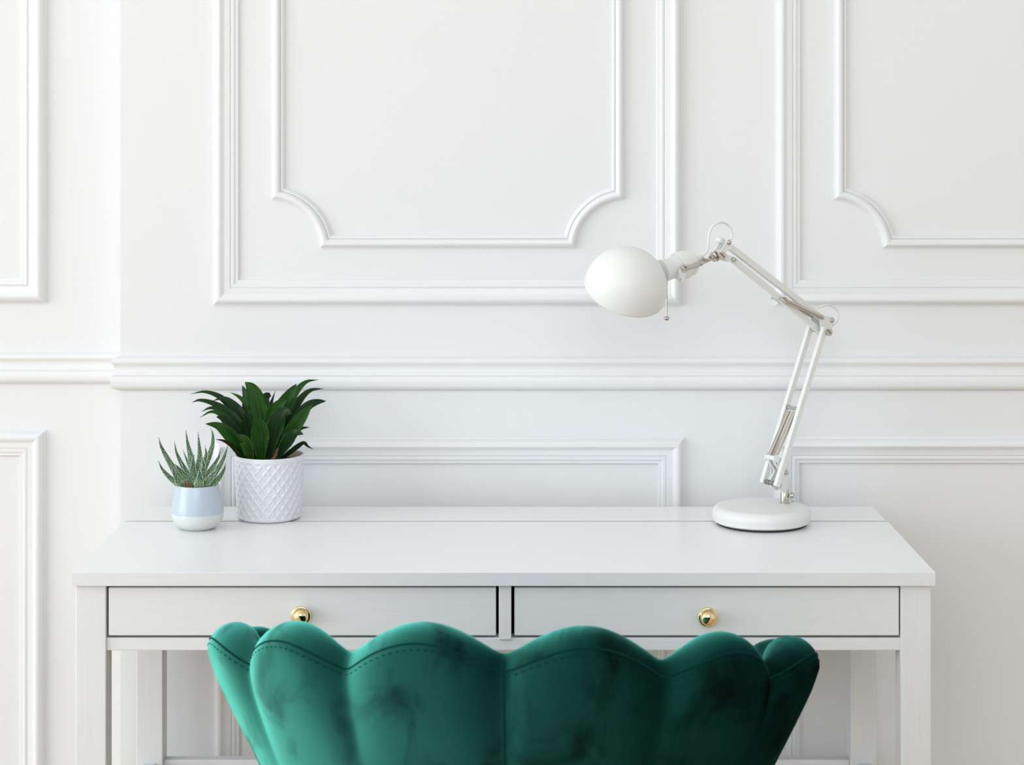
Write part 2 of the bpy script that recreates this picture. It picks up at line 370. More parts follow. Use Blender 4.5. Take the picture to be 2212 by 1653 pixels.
def rect_frame(x0, x1, z0, z1, yw, prof):
    bm = newbm(); loops = []
    for t, h in prof:
        t /= 1000; h /= 1000
        loops.append([Vector((x0+t, yw-h, z0+t)), Vector((x1-t, yw-h, z0+t)), Vector((x1-t, yw-h, z1-t)), Vector((x0+t, yw-h, z1-t))])
    sweep_closed(bm, loops); return bm
def notch_frame(x0, x1, z0, z1, yw, prof, r0, k=14, inset=0.0023):
    """rectangle whose four corners are concave quarter circles"""
    bm = newbm(); loops = []
    for t, h in prof:
        t /= 1000; h /= 1000; pts = []
        for (cx, cz, sxn, szn, rev) in ((x0, z0, 1, 1, 0), (x1, z0, -1, 1, 1), (x1, z1, -1, -1, 0), (x0, z1, 1, -1, 1)):
            r = r0+t; e = inset+t                     # arc radius and straight line inset from the circle's centre
            a0 = math.asin(e/r)                       # where the arc meets the lines
            arc = []
            for i in range(k+1):
                a = a0+(PI/2-2*a0)*i/k
                arc.append(Vector((cx+sxn*r*math.sin(a), yw-h, cz+szn*r*math.cos(a))))
            if rev: arc.reverse()
            pts += arc
        loops.append(pts)
    sweep_closed(bm, loops); return bm
TOPZ = 2.8
FW = sx(1474)-sx(460)
trims = []
def add_trim(bm, label):
    o = struct('trim_%d' % (len(trims)+1), bm, M_trim, label, 'moulding', sharp=32); trims.append(o); return o
f1 = (sx(460), sx(1474)); f2 = (sx(1672), sx(1672)+FW)
add_trim(rect_frame(f1[0], f1[1], sz(660.5), TOPZ, 0, HEAVY), 'heavy white outer panel moulding on the wall above the desk, left of the lamp arm')
add_trim(rect_frame(f2[0], f2[1], sz(660.5), TOPZ, 0, HEAVY), 'heavy white outer panel moulding at upper right, behind the lamp arm')
r0 = 108/F*ZW
in_x0, in_x1 = sx(583), sx(1353)
add_trim(notch_frame(in_x0, in_x1, sz(540), TOPZ-0.10, 0, LIGHT, r0), 'thin white inner moulding with scooped corners above the middle of the desk')
dx = sx(1797)-sx(583)
add_trim(notch_frame(in_x0+dx, in_x1+dx, sz(540), TOPZ-0.10, 0, LIGHT, r0), 'thin white inner moulding with scooped corner at the upper right edge')
ZB = 0.24
add_trim(rect_frame(sx(462), sx(1478), ZB, sz(945), 0, HEAVY), 'white lower panel moulding under the chair rail, behind the plants and desk')
add_trim(rect_frame(sx(1670), sx(1670)+FW, ZB, sz(944), 0, HEAVY), 'white lower panel moulding at right, beyond the lamp base')
xr = sx(102, ZL)
add_trim(rect_frame(xr-0.95, xr, sz(655.5, ZL), TOPZ, REC, HEAVY), 'tall white panel moulding on the recessed wall at upper left')
add_trim(rect_frame(xr-0.95, xr-0.002, ZB, sz(929, ZL), REC, HEAVY), 'white lower panel moulding on the recessed wall at far left')
# chair rail: profile (depth from the top mm, projection mm)
RAIL = [(0, -1), (0, 1.5), 'x', (1.5, 4.5), (3.2, 9.2), (6.2, 11.8), (10, 12.2), (13.6, 10.2), (17, 8.4), (22, 8.0), (26, 9.0), (28.8, 11.0), 'x', (31, 11.6), 'x', (33.6, 10.6), 'x', (35.5, 12.6), (40, 13.8), (45, 13.9), (50, 12.9), (54, 9.8), (56.6, 5.0), 'x', (58, 2.4), 'x', (58.2, -1)]
RAIL = sm_prof(RAIL)
def sweep_open(bm, paths):
    R = [[bm.verts.new(p) for p in lp] for lp in paths]
    for a, b in zip(R, R[1:]):
        for i in range(len(a)-1): bm.faces.new((a[i], a[i+1], b[i+1], b[i]))
zt = sz(769); sc = (sz(769)-sz(843.5))/0.0582
bm = newbm()
sweep_open(bm, [[Vector((XC-p/1000, REC+0.0, zt-d/1000*sc)), Vector((XC-p/1000, -p/1000, zt-d/1000*sc)), Vector((WX1, -p/1000, zt-d/1000*sc))] for d, p in RAIL])
add_trim(bm, 'white chair rail running across the wall behind the desk')
ztl = sz(761, ZL); scl = (sz(761, ZL)-sz(829, ZL))/0.0582
bm = newbm()
sweep_open(bm, [[Vector((WX0, REC-p/1000, ztl-d/1000*scl)), Vector((XC-0.0005, REC-p/1000, ztl-d/1000*scl))] for d, p in RAIL])
add_trim(bm, 'white chair rail on the recessed wall at left')
bm = newbm(); box(bm, XC, WX1, -0.016, 0.0, 0, 0.14, 0.004); struct('baseboard_back', bm, M_trim)
bm = newbm(); box(bm, WX0, XC, REC-0.016, REC, 0, 0.14, 0.004); struct('baseboard_left', bm, M_trim)

# ------------------------------------------------------------------ desk
DX = -0.034; DT = 0.75; YF = YC+2.643; YB = YC+3.113
desk = thing('desk', 'white two-drawer wooden writing desk standing against the panelled wall', 'desk', (DX, (YF+YB)/2, 0))
YS = YC+2.995                                # the slot between top and rear strip
L0, L1 = DX-0.6, DX+0.6
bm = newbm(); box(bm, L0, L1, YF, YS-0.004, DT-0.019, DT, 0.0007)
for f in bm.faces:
    if f.normal.y < -0.9 or abs(f.normal.x) > 0.9: f.material_index = 1  # greyer edges carry the shade of the upright faces
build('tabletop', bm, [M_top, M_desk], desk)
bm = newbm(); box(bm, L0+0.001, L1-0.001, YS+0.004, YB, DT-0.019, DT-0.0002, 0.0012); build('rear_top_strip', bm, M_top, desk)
bm = newbm(); box(bm, L0+0.001, L1-0.001, YS+0.0030, YS+0.0039, DT-0.019, DT-0.0006); o = build('slot_line_strip', bm, M_edge, desk); o['label'] = 'tan strip added to darken the slot of the desktop'  # strip added so the slot shows as a dark line
FY = YF+0.010
lx = [(L0+0.004, L0+0.0465), (L1-0.0465, L1-0.004)]
for a, b in lx:
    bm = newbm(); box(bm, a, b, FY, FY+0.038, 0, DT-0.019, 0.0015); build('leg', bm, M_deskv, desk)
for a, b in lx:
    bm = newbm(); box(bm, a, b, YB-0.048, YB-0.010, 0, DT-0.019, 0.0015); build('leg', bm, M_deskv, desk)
# carcass around the drawers
CZ0, CZ1 = 0.640, DT-0.0195
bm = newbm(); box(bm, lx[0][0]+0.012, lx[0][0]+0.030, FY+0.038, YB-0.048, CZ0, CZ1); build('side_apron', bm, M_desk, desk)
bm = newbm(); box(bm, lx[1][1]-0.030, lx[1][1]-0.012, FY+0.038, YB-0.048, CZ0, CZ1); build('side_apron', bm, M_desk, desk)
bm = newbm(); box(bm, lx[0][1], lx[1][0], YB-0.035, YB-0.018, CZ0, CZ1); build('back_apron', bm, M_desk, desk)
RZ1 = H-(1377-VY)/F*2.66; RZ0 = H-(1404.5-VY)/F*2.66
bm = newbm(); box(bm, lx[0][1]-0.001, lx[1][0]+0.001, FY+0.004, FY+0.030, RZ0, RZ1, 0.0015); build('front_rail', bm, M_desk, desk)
bm = newbm(); box(bm, lx[0][1]-0.02, lx[1][0]+0.02, FY+0.031, YB-0.036, RZ0+0.004, RZ0+0.010); build('bottom_panel', bm, M_dark, desk)
d0 = (1077.5-VX)/F*2.651; d1 = (1104.5-VX)/F*2.651
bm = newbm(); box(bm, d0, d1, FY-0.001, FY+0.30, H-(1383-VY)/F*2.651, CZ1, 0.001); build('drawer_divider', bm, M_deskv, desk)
bm = newbm(); box(bm, lx[0][1]+0.0002, lx[0][1]+0.004, FY+0.034, YB-0.06, RZ1, CZ1)
build('drawer_runner', bm, M_dark, desk)
bm = newbm(); box(bm, lx[1][0]-0.004, lx[1][0]-0.0002, FY+0.034, YB-0.06, RZ1, CZ1); build('drawer_runner', bm, M_dark, desk)
ZST = 0.3485
bm = newbm(); box(bm, lx[0][1], lx[1][0], YB-0.040, YB-0.020, ZST-0.045, ZST, 0.0015); build('rear_stretcher', bm, M_desk, desk)
for a, b in lx:
    bm = newbm(); box(bm, (a+b)/2-0.010, (a+b)/2+0.010, FY+0.038, YB-0.048, ZST-0.048, ZST-0.003, 0.0015); build('side_stretcher', bm, M_desk, desk)
DZ1 = H-(1269.5-VY)/F*2.655; DZ0 = H-(1373.5-VY)/F*2.655
for (pa, pb, kx, ky) in ((234.5, 1071.5, 649, 1332), (1111, 1942, 1530, 1335)):
    a = (pa-VX)/F*2.655; b = (pb-VX)/F*2.655
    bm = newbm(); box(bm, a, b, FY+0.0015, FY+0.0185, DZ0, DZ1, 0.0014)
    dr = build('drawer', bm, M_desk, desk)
    bm = newbm(); box(bm, a+0.012, b-0.012, FY+0.019, YB-0.10, DZ0+0.004, DZ1-0.010); build('drawer_box', bm, M_dark, dr)
    k = P(kx, ky, 2.64); k.y = FY+0.0015
    prof = [(0.0065, 0.0), (0.0068, 0.006), (0.009, 0.008), (0.0128, 0.0095), (0.0137, 0.0112), (0.0134, 0.0128), (0.0124, 0.0134), (0.0116, 0.0135), (0.0113, 0.0145)]
    for i in range(1, 15):
        t = i/14*PI/2; prof.append((0.0113*math.cos(t), 0.0145+0.0095*math.sin(t)))
    bm = newbm(); lathe(bm, k, Vector((0, -1, 0)), prof, 64); kn = build('knob', bm, M_brass, dr, sharp=50); kn['label'] = 'polished brass knob'

# ------------------------------------------------------------------ chair
CXC, CYC = -0.0165, YC+2.385                     # centre of the shell's plan
AT, BT = 0.365, 0.247                         # half width and depth of the rim's centre line
BND = [0, 29.5, 57.5, 84.0, 109.0]            # lobe boundaries in degrees, mirrored
PK = [0.806, 0.788, 0.760, 0.722]             # lobe tops
VL = [0.775, 0.7635, 0.741, 0.714, 0.600]     # valleys
def lobe(phi):
    a = abs(phi)
    for i in range(4):
        if a <= BND[i+1] or i == 3:
            t = min((a-BND[i])/(BND[i+1]-BND[i]), 1.0)
            s = math.sin(PI*t); s = math.sqrt(s*s+0.012)-math.sqrt(0.012)
            s /= (math.sqrt(1.012)-math.sqrt(0.012))
            base = VL[i]+(VL[i+1]-VL[i])*t
            mid = (VL[i]+VL[i+1])/2
            if i == 3:
                # the last lobe rounds off to the arm's end
                base = VL[3]*(1-t**2.2)+VL[4]*t**2.2; mid = VL[3]*(1-0.5**2.2)+VL[4]*0.5**2.2
            return base+(PK[i]-mid)*s, s
TAPER = [(0.30, 0.55), (0.37, 0.60), (0.48, 0.69), (0.586, 0.805), (0.62, 0.852), (0.661, 0.908), (0.698, 0.954), (0.75, 0.994), (0.80, 1.005), (0.85, 1.01)]
def taper(z):
    z = min(max(z, 0.3001), 0.8499); k = 0
    while TAPER[k+1][0] < z: k += 1
    (x0, y0), (x1, y1) = TAPER[k], TAPER[k+1]; t = (z-x0)/(x1-x0)
    ym = TAPER[max(k-1, 0)]; yp = TAPER[min(k+2, len(TAPER)-1)]
    m0 = (y1-ym[1])/(x1-ym[0])*(x1-x0); m1 = (yp[1]-y0)/(yp[0]-x0)*(x1-x0)
    return (2*t**3-3*t*t+1)*y0+(t**3-2*t*t+t)*m0+(3*t*t-2*t**3)*y1+(t**3-t*t)*m1
def shell_pt(phi, v, side):
    """v 0..1 up the wall; side = +1 outer, -1 inner, 0 the middle line; returns the centre line point"""
    top, s = lobe(phi)
    zr = top-0.030
    z = 0.37+(zr-0.37)*v
    fl = taper(z)
    f = math.radians(phi)
    # super-ellipse like plan, a bit boxy
    x = AT*fl*math.sin(f); y = -BT*fl*math.cos(f)
    if abs(phi) > 78: x *= 1-0.17*((abs(phi)-78)/31)**1.3      # the arms close in towards the front
    nrm = Vector((math.sin(f)/AT, -math.cos(f)/BT, 0)).normalized()
    return Vector((CXC+x, CYC+y, z)), nrm, s
chair = thing('velvet_chair', 'teal green velvet shell chair with scalloped back, drawn up to the desk', 'chair', (CXC, CYC, 0))
NPH = 280; PH = 109.0
YAW = math.radians(-2.3)
def chair_section(phi):
    pts = []
    NV = 26; NT = 14
    ta = abs(phi)/PH
    endf = 1.0 if ta < 0.93 else math.sqrt(max(0.0, 1-((ta-0.93)/0.07)**2))
    T = 0.031*max(endf, 0.02)
    def puff(v, s, side):
        if side > 0:  # outside: lobes only swell near the rim
            return -0.017*(1-s)**1.7*max(0.0, (v-0.58)/0.42)**1.2
        return -0.024*(1-s)**1.4*(0.25+0.75*v)
    for i in range(NV+1):
        v = i/NV; c, n, s = shell_pt(phi, v, 1)
        pts.append(c+n*(T+puff(v, s, 1)))
    c, n, s = shell_pt(phi, 1, 1)
    up = Vector((0, 0, 1)); po = T+puff(1, s, 1); pi = T+puff(1, s, -1)
    for i in range(1, NT):
        a = PI*i/NT
        rad = po if a < PI/2 else pi
        pts.append(c+n*(math.cos(a)*rad)+up*(math.sin(a)*0.030*(0.55+0.45*endf)))
    for i in range(NV, -1, -1):
        v = i/NV; c, n, s = shell_pt(phi, v, -1)
        pts.append(c-n*(T+puff(v, s, -1)))
    cy, sy = math.cos(YAW), math.sin(YAW)
    for p in pts:                                        # turned a little, with a very slight lean
        p.z -= 0.005*(p.x-CXC)/0.36
        dx_, dy_ = p.x-CXC, p.y-CYC
        p.x = CXC+dx_*cy-dy_*sy; p.y = CYC+dx_*sy+dy_*cy
    return pts
bm = newbm(); prev = None; NC = 0
for k in range(NPH+1):
    phi = -PH+2*PH*k/NPH
    ring = [bm.verts.new(p) for p in chair_section(phi)]; NC = len(ring)
    if prev:
        for i in range(NC):
            j = (i+1) % NC; bm.faces.new((prev[i], prev[j], ring[j], ring[i]))
    else: bm.faces.new(ring)
    prev = ring
bm.faces.new(prev)
back = build('backrest', bm, M_velvet, chair, sharp=70)
# stitched seam below the rim on the outside, and the vertical centre seam
def on_shell(phi, idx, off):
    s = chair_section(phi); a = s[idx]; c, n, q = shell_pt(phi, 1, 1)
    k = int(idx); return a+(n*0.8+Vector((0, 0, 0.5))).normalized()*off
bm = newbm(); pts = [on_shell(-PH*0.90+2*PH*0.90*i/300, 28, 0.0002) for i in range(301)]
tube(bm, pts, 0.0010, 6, 301, smooth=False); build('rim_seam', bm, M_thread, back)
bm = newbm()
for i in range(150):
    ph = -PH*0.86+2*PH*0.86*i/149
    a = on_shell(ph, 27, 0.0003); b = on_shell(ph+0.55, 27, 0.0003)
    tube(bm, [a, b], 0.00055, 5, 2, smooth=False)
build('topstitching', bm, M_thread, back)
bm = newbm(); s0 = chair_section(0); pts = [p+Vector((0, -0.0002, 0)) for p in s0[4:31]]
tube(bm, pts, 0.0011, 6, 60); build('centre_seam', bm, M_thread, back)
# zip flap at the foot of the centre seam
bm = newbm()
c = [p for p in s0[:20]]
for sgn in (-1, 1):
    tube(bm, [p+Vector((sgn*0.0045+sgn*0.0012*i, -0.0015, 0)) for i, p in enumerate(reversed(c[2:14]))], lambda t: 0.0018+0.003*t, 8, 30)
build('zip_flap', bm, M_velvet, back)
# seat
bm = newbm(); rings = []
for (z, f) in ((0.34, 0.80), (0.345, 0.90), (0.40, 0.93), (0.44, 0.94), (0.465, 0.90), (0.478, 0.78), (0.482, 0.5), (0.484, 0.2)):
    r = []
    for i in range(64):
        a = 2*PI*i/64; ca, sa = math.cos(a), math.sin(a)
        x = 0.235*f*math.copysign(abs(ca)**0.8, ca); y = 0.215*f*math.copysign(abs(sa)**0.8, sa)+0.025
        r.append(bm.verts.new((CXC+x, CYC+y, z)))
    rings.append(r)
for a, b in zip(rings, rings[1:]):
    for i in range(64): bm.faces.new((a[i], a[(i+1) % 64], b[(i+1) % 64], b[i]))
bm.faces.new(rings[0][::-1]); bm.faces.new(rings[-1]); build('seat', bm, M_velvet, chair)
for sgx in (-1, 1):
    for sgy in (-1, 1):
        bm = newbm(); tube(bm, [Vector((CXC+sgx*0.15, CYC+0.02+sgy*0.12, 0.35)), Vector((CXC+sgx*0.22, CYC+0.02+sgy*0.19, 0))], lambda t: 0.013-0.005*t, 16, 10)
        build('leg', bm, M_gold, chair)

# ------------------------------------------------------------------ desk lamp
TH = math.radians(33); CT, ST = math.cos(TH), math.sin(TH)
LBX, LBZ = 0.365, 2.975
lamp = thing('desk_lamp', 'white adjustable-arm desk lamp with round base and domed shade', 'lamp', (LBX, YC+LBZ, DT))
PZ = 2.992; PX = (1695-VX)/F*PZ
NV_ = Vector((-ST, CT, 0))                    # hinge axis, pointing away from the camera
DV = Vector((-CT, -ST, 0))                    # heading of the arm
UPV = Vector((0, 0, 1))
def LP(px, py, lat=0.0, ref=None):
    """point of the arm's plane (shifted by lat along the hinge axis) seen at a pixel of the photograph"""
    ref = lat if ref is None else ref
    X0 = PX-ref*ST; Z0 = PZ+ref*CT; k = (px-VX)/F
    s = (X0-k*Z0)/(CT-k*ST); Z = Z0-s*ST
    return Vector((X0-s*CT, YC+Z, H-(py-VY)/F*Z))+NV_*(lat-ref)
bc = Vector((LBX, YC+LBZ, DT))
bm = newbm(); prof = [(0, 0.0035), (0.0715, 0.0035), (0.0755, 0.006)]
for i in range(0, 13):
    a = -0.35+ (PI/2+0.35)*i/12; prof.append((0.0655+0.0115*math.cos(a), 0.0165+0.0115*math.sin(a)))
prof += [(0.060, 0.0283), (0.03, 0.0288), (0, 0.029)]
lathe(bm, bc, UPV, prof, 96); build('base', bm, M_lamp, lamp, sharp=45)
bm = newbm(); lathe(bm, bc, UPV, [(0, 0.0), (0.068, 0.0), (0.0695, 0.001), (0.0695, 0.0036), (0, 0.0036)], 64); build('rubber_foot', bm, M_rubber, lamp)
post = Vector((PX, YC+PZ, DT+0.0285))
bm = newbm(); lathe(bm, post, UPV, [(0, 0), (0.0078, 0), (0.0078, 0.0012), (0.0068, 0.0014), (0.0068, 0.021), (0.0060, 0.022), (0, 0.022)], 40); pst = build('post', bm, M_steel, lamp, sharp=40)
kb = post+Vector((0.006, -0.0005, 0.013))
bm = newbm(); lathe(bm, kb, Vector((0.9, -0.35, 0)), [(0, 0), (0.0018, 0), (0.0018, 0.0035), (0.0042, 0.0038), (0.0045, 0.005), (0.0045, 0.0075), (0.0038, 0.0088), (0, 0.009)], 24); build('set_screw', bm, M_steel, pst)
LAT = 0.0165
def flat_plate(name, pxs, rads, lat, th, ref=None, m=None, parent=None):
    """plate in the arm's plane: hull of discs given by pixel centres and radii in mm"""
    ref = lat if ref is None else ref
    o = LP(1695, 1040, lat, ref)
    q = []
    for px, py in pxs:
        p = LP(px, py, lat, ref)-o; q.append((p.dot(DV), p.z))
    out = round_poly(q, [r/1000 for r in rads])
    bm = newbm(); plate(bm, [o+DV*a+UPV*b for a, b in out], NV_, th); return build(name, bm, m or M_lamp, parent or lamp, sharp=30)
def screw(px, py, lat, r, h, slot=True, ref=None, flip=False, ball=False):
    p = LP(px, py, lat, ref); ax = NV_ if flip else -NV_
    bm = newbm()
    if ball: prof = [(0, -0.002), (r, -0.002), (r, 0.0)]+[(r*math.cos(t*PI/14), h*math.sin(t*PI/14)) for t in range(1, 8)]
    else: prof = [(0, -0.002), (r, -0.002), (r, h*0.7), (r*0.88, h), (0, h)]
    if slot and not ball:
        # slotted head: two half discs over a lower core
        lathe(bm, p, ax, [(0, -0.002), (r, -0.002), (r, h*0.55), (0, h*0.55)], 28)
        u = (DV*0.75+UPV*0.66).normalized(); v = ax.cross(u)
        for sg in (-1, 1):
            pts = []
            for i in range(13):
                a = math.asin(0.16)+(PI-2*math.asin(0.16))*i/12
                pts.append(p+ax*(h*0.78)+u*(r*math.cos(a))+v*(sg*r*math.sin(a)))
            plate(bm, pts, ax, h*0.46)
    else: lathe(bm, p, ax, prof, 28)
    return build('screw', bm, M_steel, lamp, sharp=35)
# lower arm: two square rods side by side
RB = 0.0088
for lt in (-LAT, LAT):
    a = LP(1677.5, 1051, lt, -LAT); b = LP(1781, 708, lt, -LAT)
    bm = newbm(); obox(bm, a, b, NV_, RB*0.85, RB, 0.0006); build('lower_arm_rod', bm, M_lamp, lamp)
# base bracket: two cheeks around the post
for lt in (-0.0075, 0.0075):
    flat_plate('base_bracket', [(1699, 1003), (1700, 1021), (1683, 1047), (1691, 1056)], [4.0, 5, 4.5, 5], lt, 0.0016, ref=-0.0075)
bm = newbm(); obox(bm, LP(1690, 1064), LP(1692, 1040), NV_, 0.013, 0.009, 0.001); build('bracket_block', bm, M_lamp, lamp)
screw(1698, 1021, -0.0114, 0.0040, 0.0035, ball=True)
screw(1684, 1048, -0.0114, 0.0040, 0.0040, ball=True)
screw(1681, 1047, LAT+0.0045, 0.0036, 0.003, flip=True, ref=-LAT, ball=True)
bm = newbm(); tube(bm, [LP(1681, 1047, -LAT, -LAT), LP(1681, 1047, LAT, -LAT)], 0.0022, 12, 3); build('pivot_pin', bm, M_steel, lamp)
for lt in (-0.011, -0.003, 0.005, 0.0115):
    bm = newbm(); c = LP(1681, 1047, lt, -LAT); lathe(bm, c, NV_, [(0.002, 0), (0.0042, 0), (0.0042, 0.0012), (0.002, 0.0012)], 24); build('washer', bm, M_steel, lamp)
# springs
def spring(a, b, r=0.0031, name='spring'):
    ax = (b-a); ln = ax.length; n = int(ln/0.0011); prof = [(0, 0), (r*0.8, 0)]
    for i in range(n):
        d = ln*i/n; prof += [(r, d+ln/n*0.3), (r*0.955, d+ln/n*0.85)]
    prof += [(r*0.8, ln), (0, ln)]
    bm = newbm(); lathe(bm, a, ax, prof, 20); return build(name, bm, M_steel, lamp, sharp=60)
for lt in (-0.0068, 0.0068):
    a = LP(1710.5, 888, lt, 0); b = LP(1669, 985, lt, 0)
    spring(a, b, 0.0037)
    # white tension link below each spring
    bm = newbm(); tube(bm, [b+(a-b)*0.01, LP(1665, 991, lt, 0), LP(1671, 1005, lt, 0), LP(1679, 1017, lt, 0), LP(1674, 1030, lt, 0), LP(1668, 1042, lt, 0)], 0.0018, 10, 30); build('tension_link', bm, M_lamp, lamp)
bm = newbm(); obox(bm, LP(1713, 881.5, -LAT+0.004, 0), LP(1713, 881.5, LAT-0.004, 0), UPV, 0.0055, 0.006, 0.0008); build('spring_bracket', bm, M_steel, lamp)
bm = newbm(); obox(bm, LP(1667, 989, -0.0115, 0), LP(1667, 989, 0.0115, 0), UPV, 0.007, 0.006, 0.002); build('spring_saddle', bm, M_lamp, lamp)
for lt in (-0.0105, 0.0105):
    flat_plate('lower_channel', [(1681, 990), (1704, 1002), (1699, 1022), (1691, 1052)], [2.5, 2.5, 3.5, 3], lt, 0.0014, ref=-0.0105)
# upper arm: two square rods one above the other
for nm, p0, p1, wd in (('upper_arm_rod', (1576, 533), (1786, 697), 0.0096), ('upper_arm_rod', (1583, 561), (1772, 717), 0.0086)):
    bm = newbm(); obox(bm, LP(*p0), LP(*p1), NV_, 0.0085, wd, 0.0006); build(nm, bm, M_lamp, lamp)
# knee plates
for lt in (-0.0105, 0.0105):
    flat_plate('knee_plate', [(1775, 688), (1797, 691), (1788, 718), (1776, 712)], [4.6, 5.2, 5.6, 3], lt, 0.0015, ref=-0.0105)
screw(1797, 692, -0.0112, 0.0040, 0.0035, ball=True)
screw(1788.5, 718, -LAT-0.0042, 0.0056, 0.0045)
screw(1750, 713.5, LAT+0.0045, 0.0042, 0.0035, flip=True, ball=True)
bm = newbm(); tube(bm, [LP(1788, 718, -LAT, -LAT-0.004), LP(1788, 718, LAT+0.006, -LAT-0.004)], 0.0022, 12, 3); build('pivot_pin', bm, M_steel, lamp)
for lt in (-0.0118, 0.0118):
    a = LP(1699, 650, lt, -0.0118); b = LP(1773.5, 684.5, lt, -0.0118)
    spring(a, b, 0.0034)
    bm = newbm(); lathe(bm, b, (b-a), [(0, -0.001), (0.0036, -0.001), (0.0036, 0.0035), (0.0026, 0.0045), (0, 0.0045)], 20); build('spring_end_cap', bm, M_steel, lamp)
screw(1693.5, 648, -0.0125, 0.0046, 0.0045)
bm = newbm(); tube(bm, [LP(1691, 647, -0.0140, -0.0125), LP(1691, 647, 0.0140, -0.0125)], 0.0020, 12, 3); build('spring_pin', bm, M_steel, lamp)
# head bracket
for lt in (-0.0078, 0.0078):
    flat_plate('head_bracket', [(1557, 552), (1575, 523)], [4.8, 4.6], lt, 0.0018, ref=-0.0078)
    flat_plate('head_bracket', [(1557, 552), (1584, 561)], [5.6, 3.9], lt*0.72, 0.0018, ref=-0.0078)
screw(1557.5, 552.5, -0.0092, 0.0060, 0.0050)
screw(1575, 524, -0.0090, 0.0041, 0.0035, ball=True)
screw(1584.5, 561, -0.0072, 0.0041, 0.0045, ball=True)
bm = newbm(); lathe(bm, LP(1568, 520, 0.004, -0.009), -NV_, [(0, -0.006), (0.0046, -0.006), (0.0046, 0.003), (0.0038, 0.005), (0, 0.005)], 28); build('cable_cap', bm, M_lamp, lamp)
# swivel joint between bracket and socket
hA = LP(1560, 549); hB = LP(1532, 558); hx = (hB-hA).normalized()
bm = newbm(); lathe(bm, hA, hx, [(0, 0), (0.0075, 0), (0.0078, 0.003), (0.0078, 0.010), (0.0066, 0.012), (0, 0.012)], 36); build('swivel_block', bm, M_lamp, lamp)
bm = newbm(); lathe(bm, hA+hx*0.0115, hx, [(0, 0), (0.0082, 0), (0.0086, 0.0012), (0.0082, 0.0026), (0.0058, 0.003), (0.0055, 0.0042), (0.0078, 0.0048), (0.0080, 0.0065), (0.0070, 0.0075), (0.0045, 0.0082), (0.0042, 0.013), (0, 0.013)], 36)
sw = build('swivel_joint', bm, M_steel, lamp, sharp=35); sw['label'] = 'nickel swivel joint'
# socket
sA = LP(1514, 561); sB = LP(1430, 586); sxv = (sB-sA).normalized(); sl = (sB-sA).length
prof = [(0, -0.004), (0.0058, -0.004), (0.0066, -0.003), (0.0068, 0.011), (0.0086, 0.0125), (0.0150, 0.0155), (0.0188, 0.020), (0.0192, 0.0225), (0.0192, 0.031)]
bm = newbm(); lathe(bm, sA, sxv, prof+[(0, 0.031)], 56); sk = build('socket_cap', bm, M_lamp, lamp, sharp=40)
prof = [(0, 0.031), (0.0205, 0.031), (0.0215, 0.0318), (0.0215, 0.046), (0.0205, 0.047), (0, 0.047)]
bm = newbm(); lathe(bm, sA, sxv, prof, 56); build('socket_collar', bm, M_lamp, lamp, sharp=40)
prof = [(0, 0.046), (0.0172, 0.046), (0.0172, 0.0485), (0.0166, 0.049), (0.0166, 0.0515), (0.0172, 0.052), (0.0163, 0.0535), (0.0160, 0.062), (0.0166, 0.068), (0.0178, 0.076), (0, 0.080)]
bm = newbm(); lathe(bm, sA, sxv, prof, 56); build('neck', bm, M_lamp, lamp, sharp=40)
# yoke arms, near and far
for sg in (-1, 1):
    la = sg*0.0225
    ring = LP(1477.5, 580, -0.0225)+(NV_*0.045 if sg > 0 else Vector((0, 0, 0)))
    e1 = LP(1517, 569, -0.0225)+(NV_*0.045 if sg > 0 else Vector((0, 0, 0)))
    e2 = LP(1533, 562, -0.006)+(NV_*0.012 if sg > 0 else Vector((0, 0, 0)))
    bm = newbm(); obox(bm, ring+(e1-ring).normalized()*0.004, e1, NV_, 0.0016, 0.0072, 0.0004); tube(bm, [e1+(ring-e1)*0.05, e1, (e1+e2)/2+DV*0.001, e2], 0.0024, 10, 16)
    yk = build('yoke', bm, M_steel, lamp)
    bm = newbm(); lathe(bm, ring, NV_*sg, [(0.0032, -0.001), (0.0058, -0.001), (0.0058, 0.002), (0.0052, 0.0026), (0.0036, 0.0026), (0.0032, 0.0015), (0.0032, -0.001)], 32)
    lathe(bm, ring, NV_*sg, [(0, 0.0002), (0.0032, 0.0002), (0, 0.0014)], 20); build('yoke_ring', bm, M_steel, yk, sharp=45)
bm = newbm(); wc = LP(1521, 560, -0.012); tube(bm, [wc+DV*0.004+UPV*0.002, wc, wc-DV*0.012-UPV*0.001], lambda t: 0.0028-0.0012*t, 10, 12); build('wing_screw', bm, M_steel, lamp)
lug = flat_plate('collar_lug', [(1474, 588), (1471, 604)], [6, 4.0], -0.0205, 0.005)
bm = newbm(); lathe(bm, LP(1470.5, 604, -0.0235), -NV_, [(0, -0.001), (0.0018, -0.001), (0.0018, 0.0006), (0.0008, 0.0006), (0, 0.0)], 16); build('lug_screw', bm, M_steel, lug)
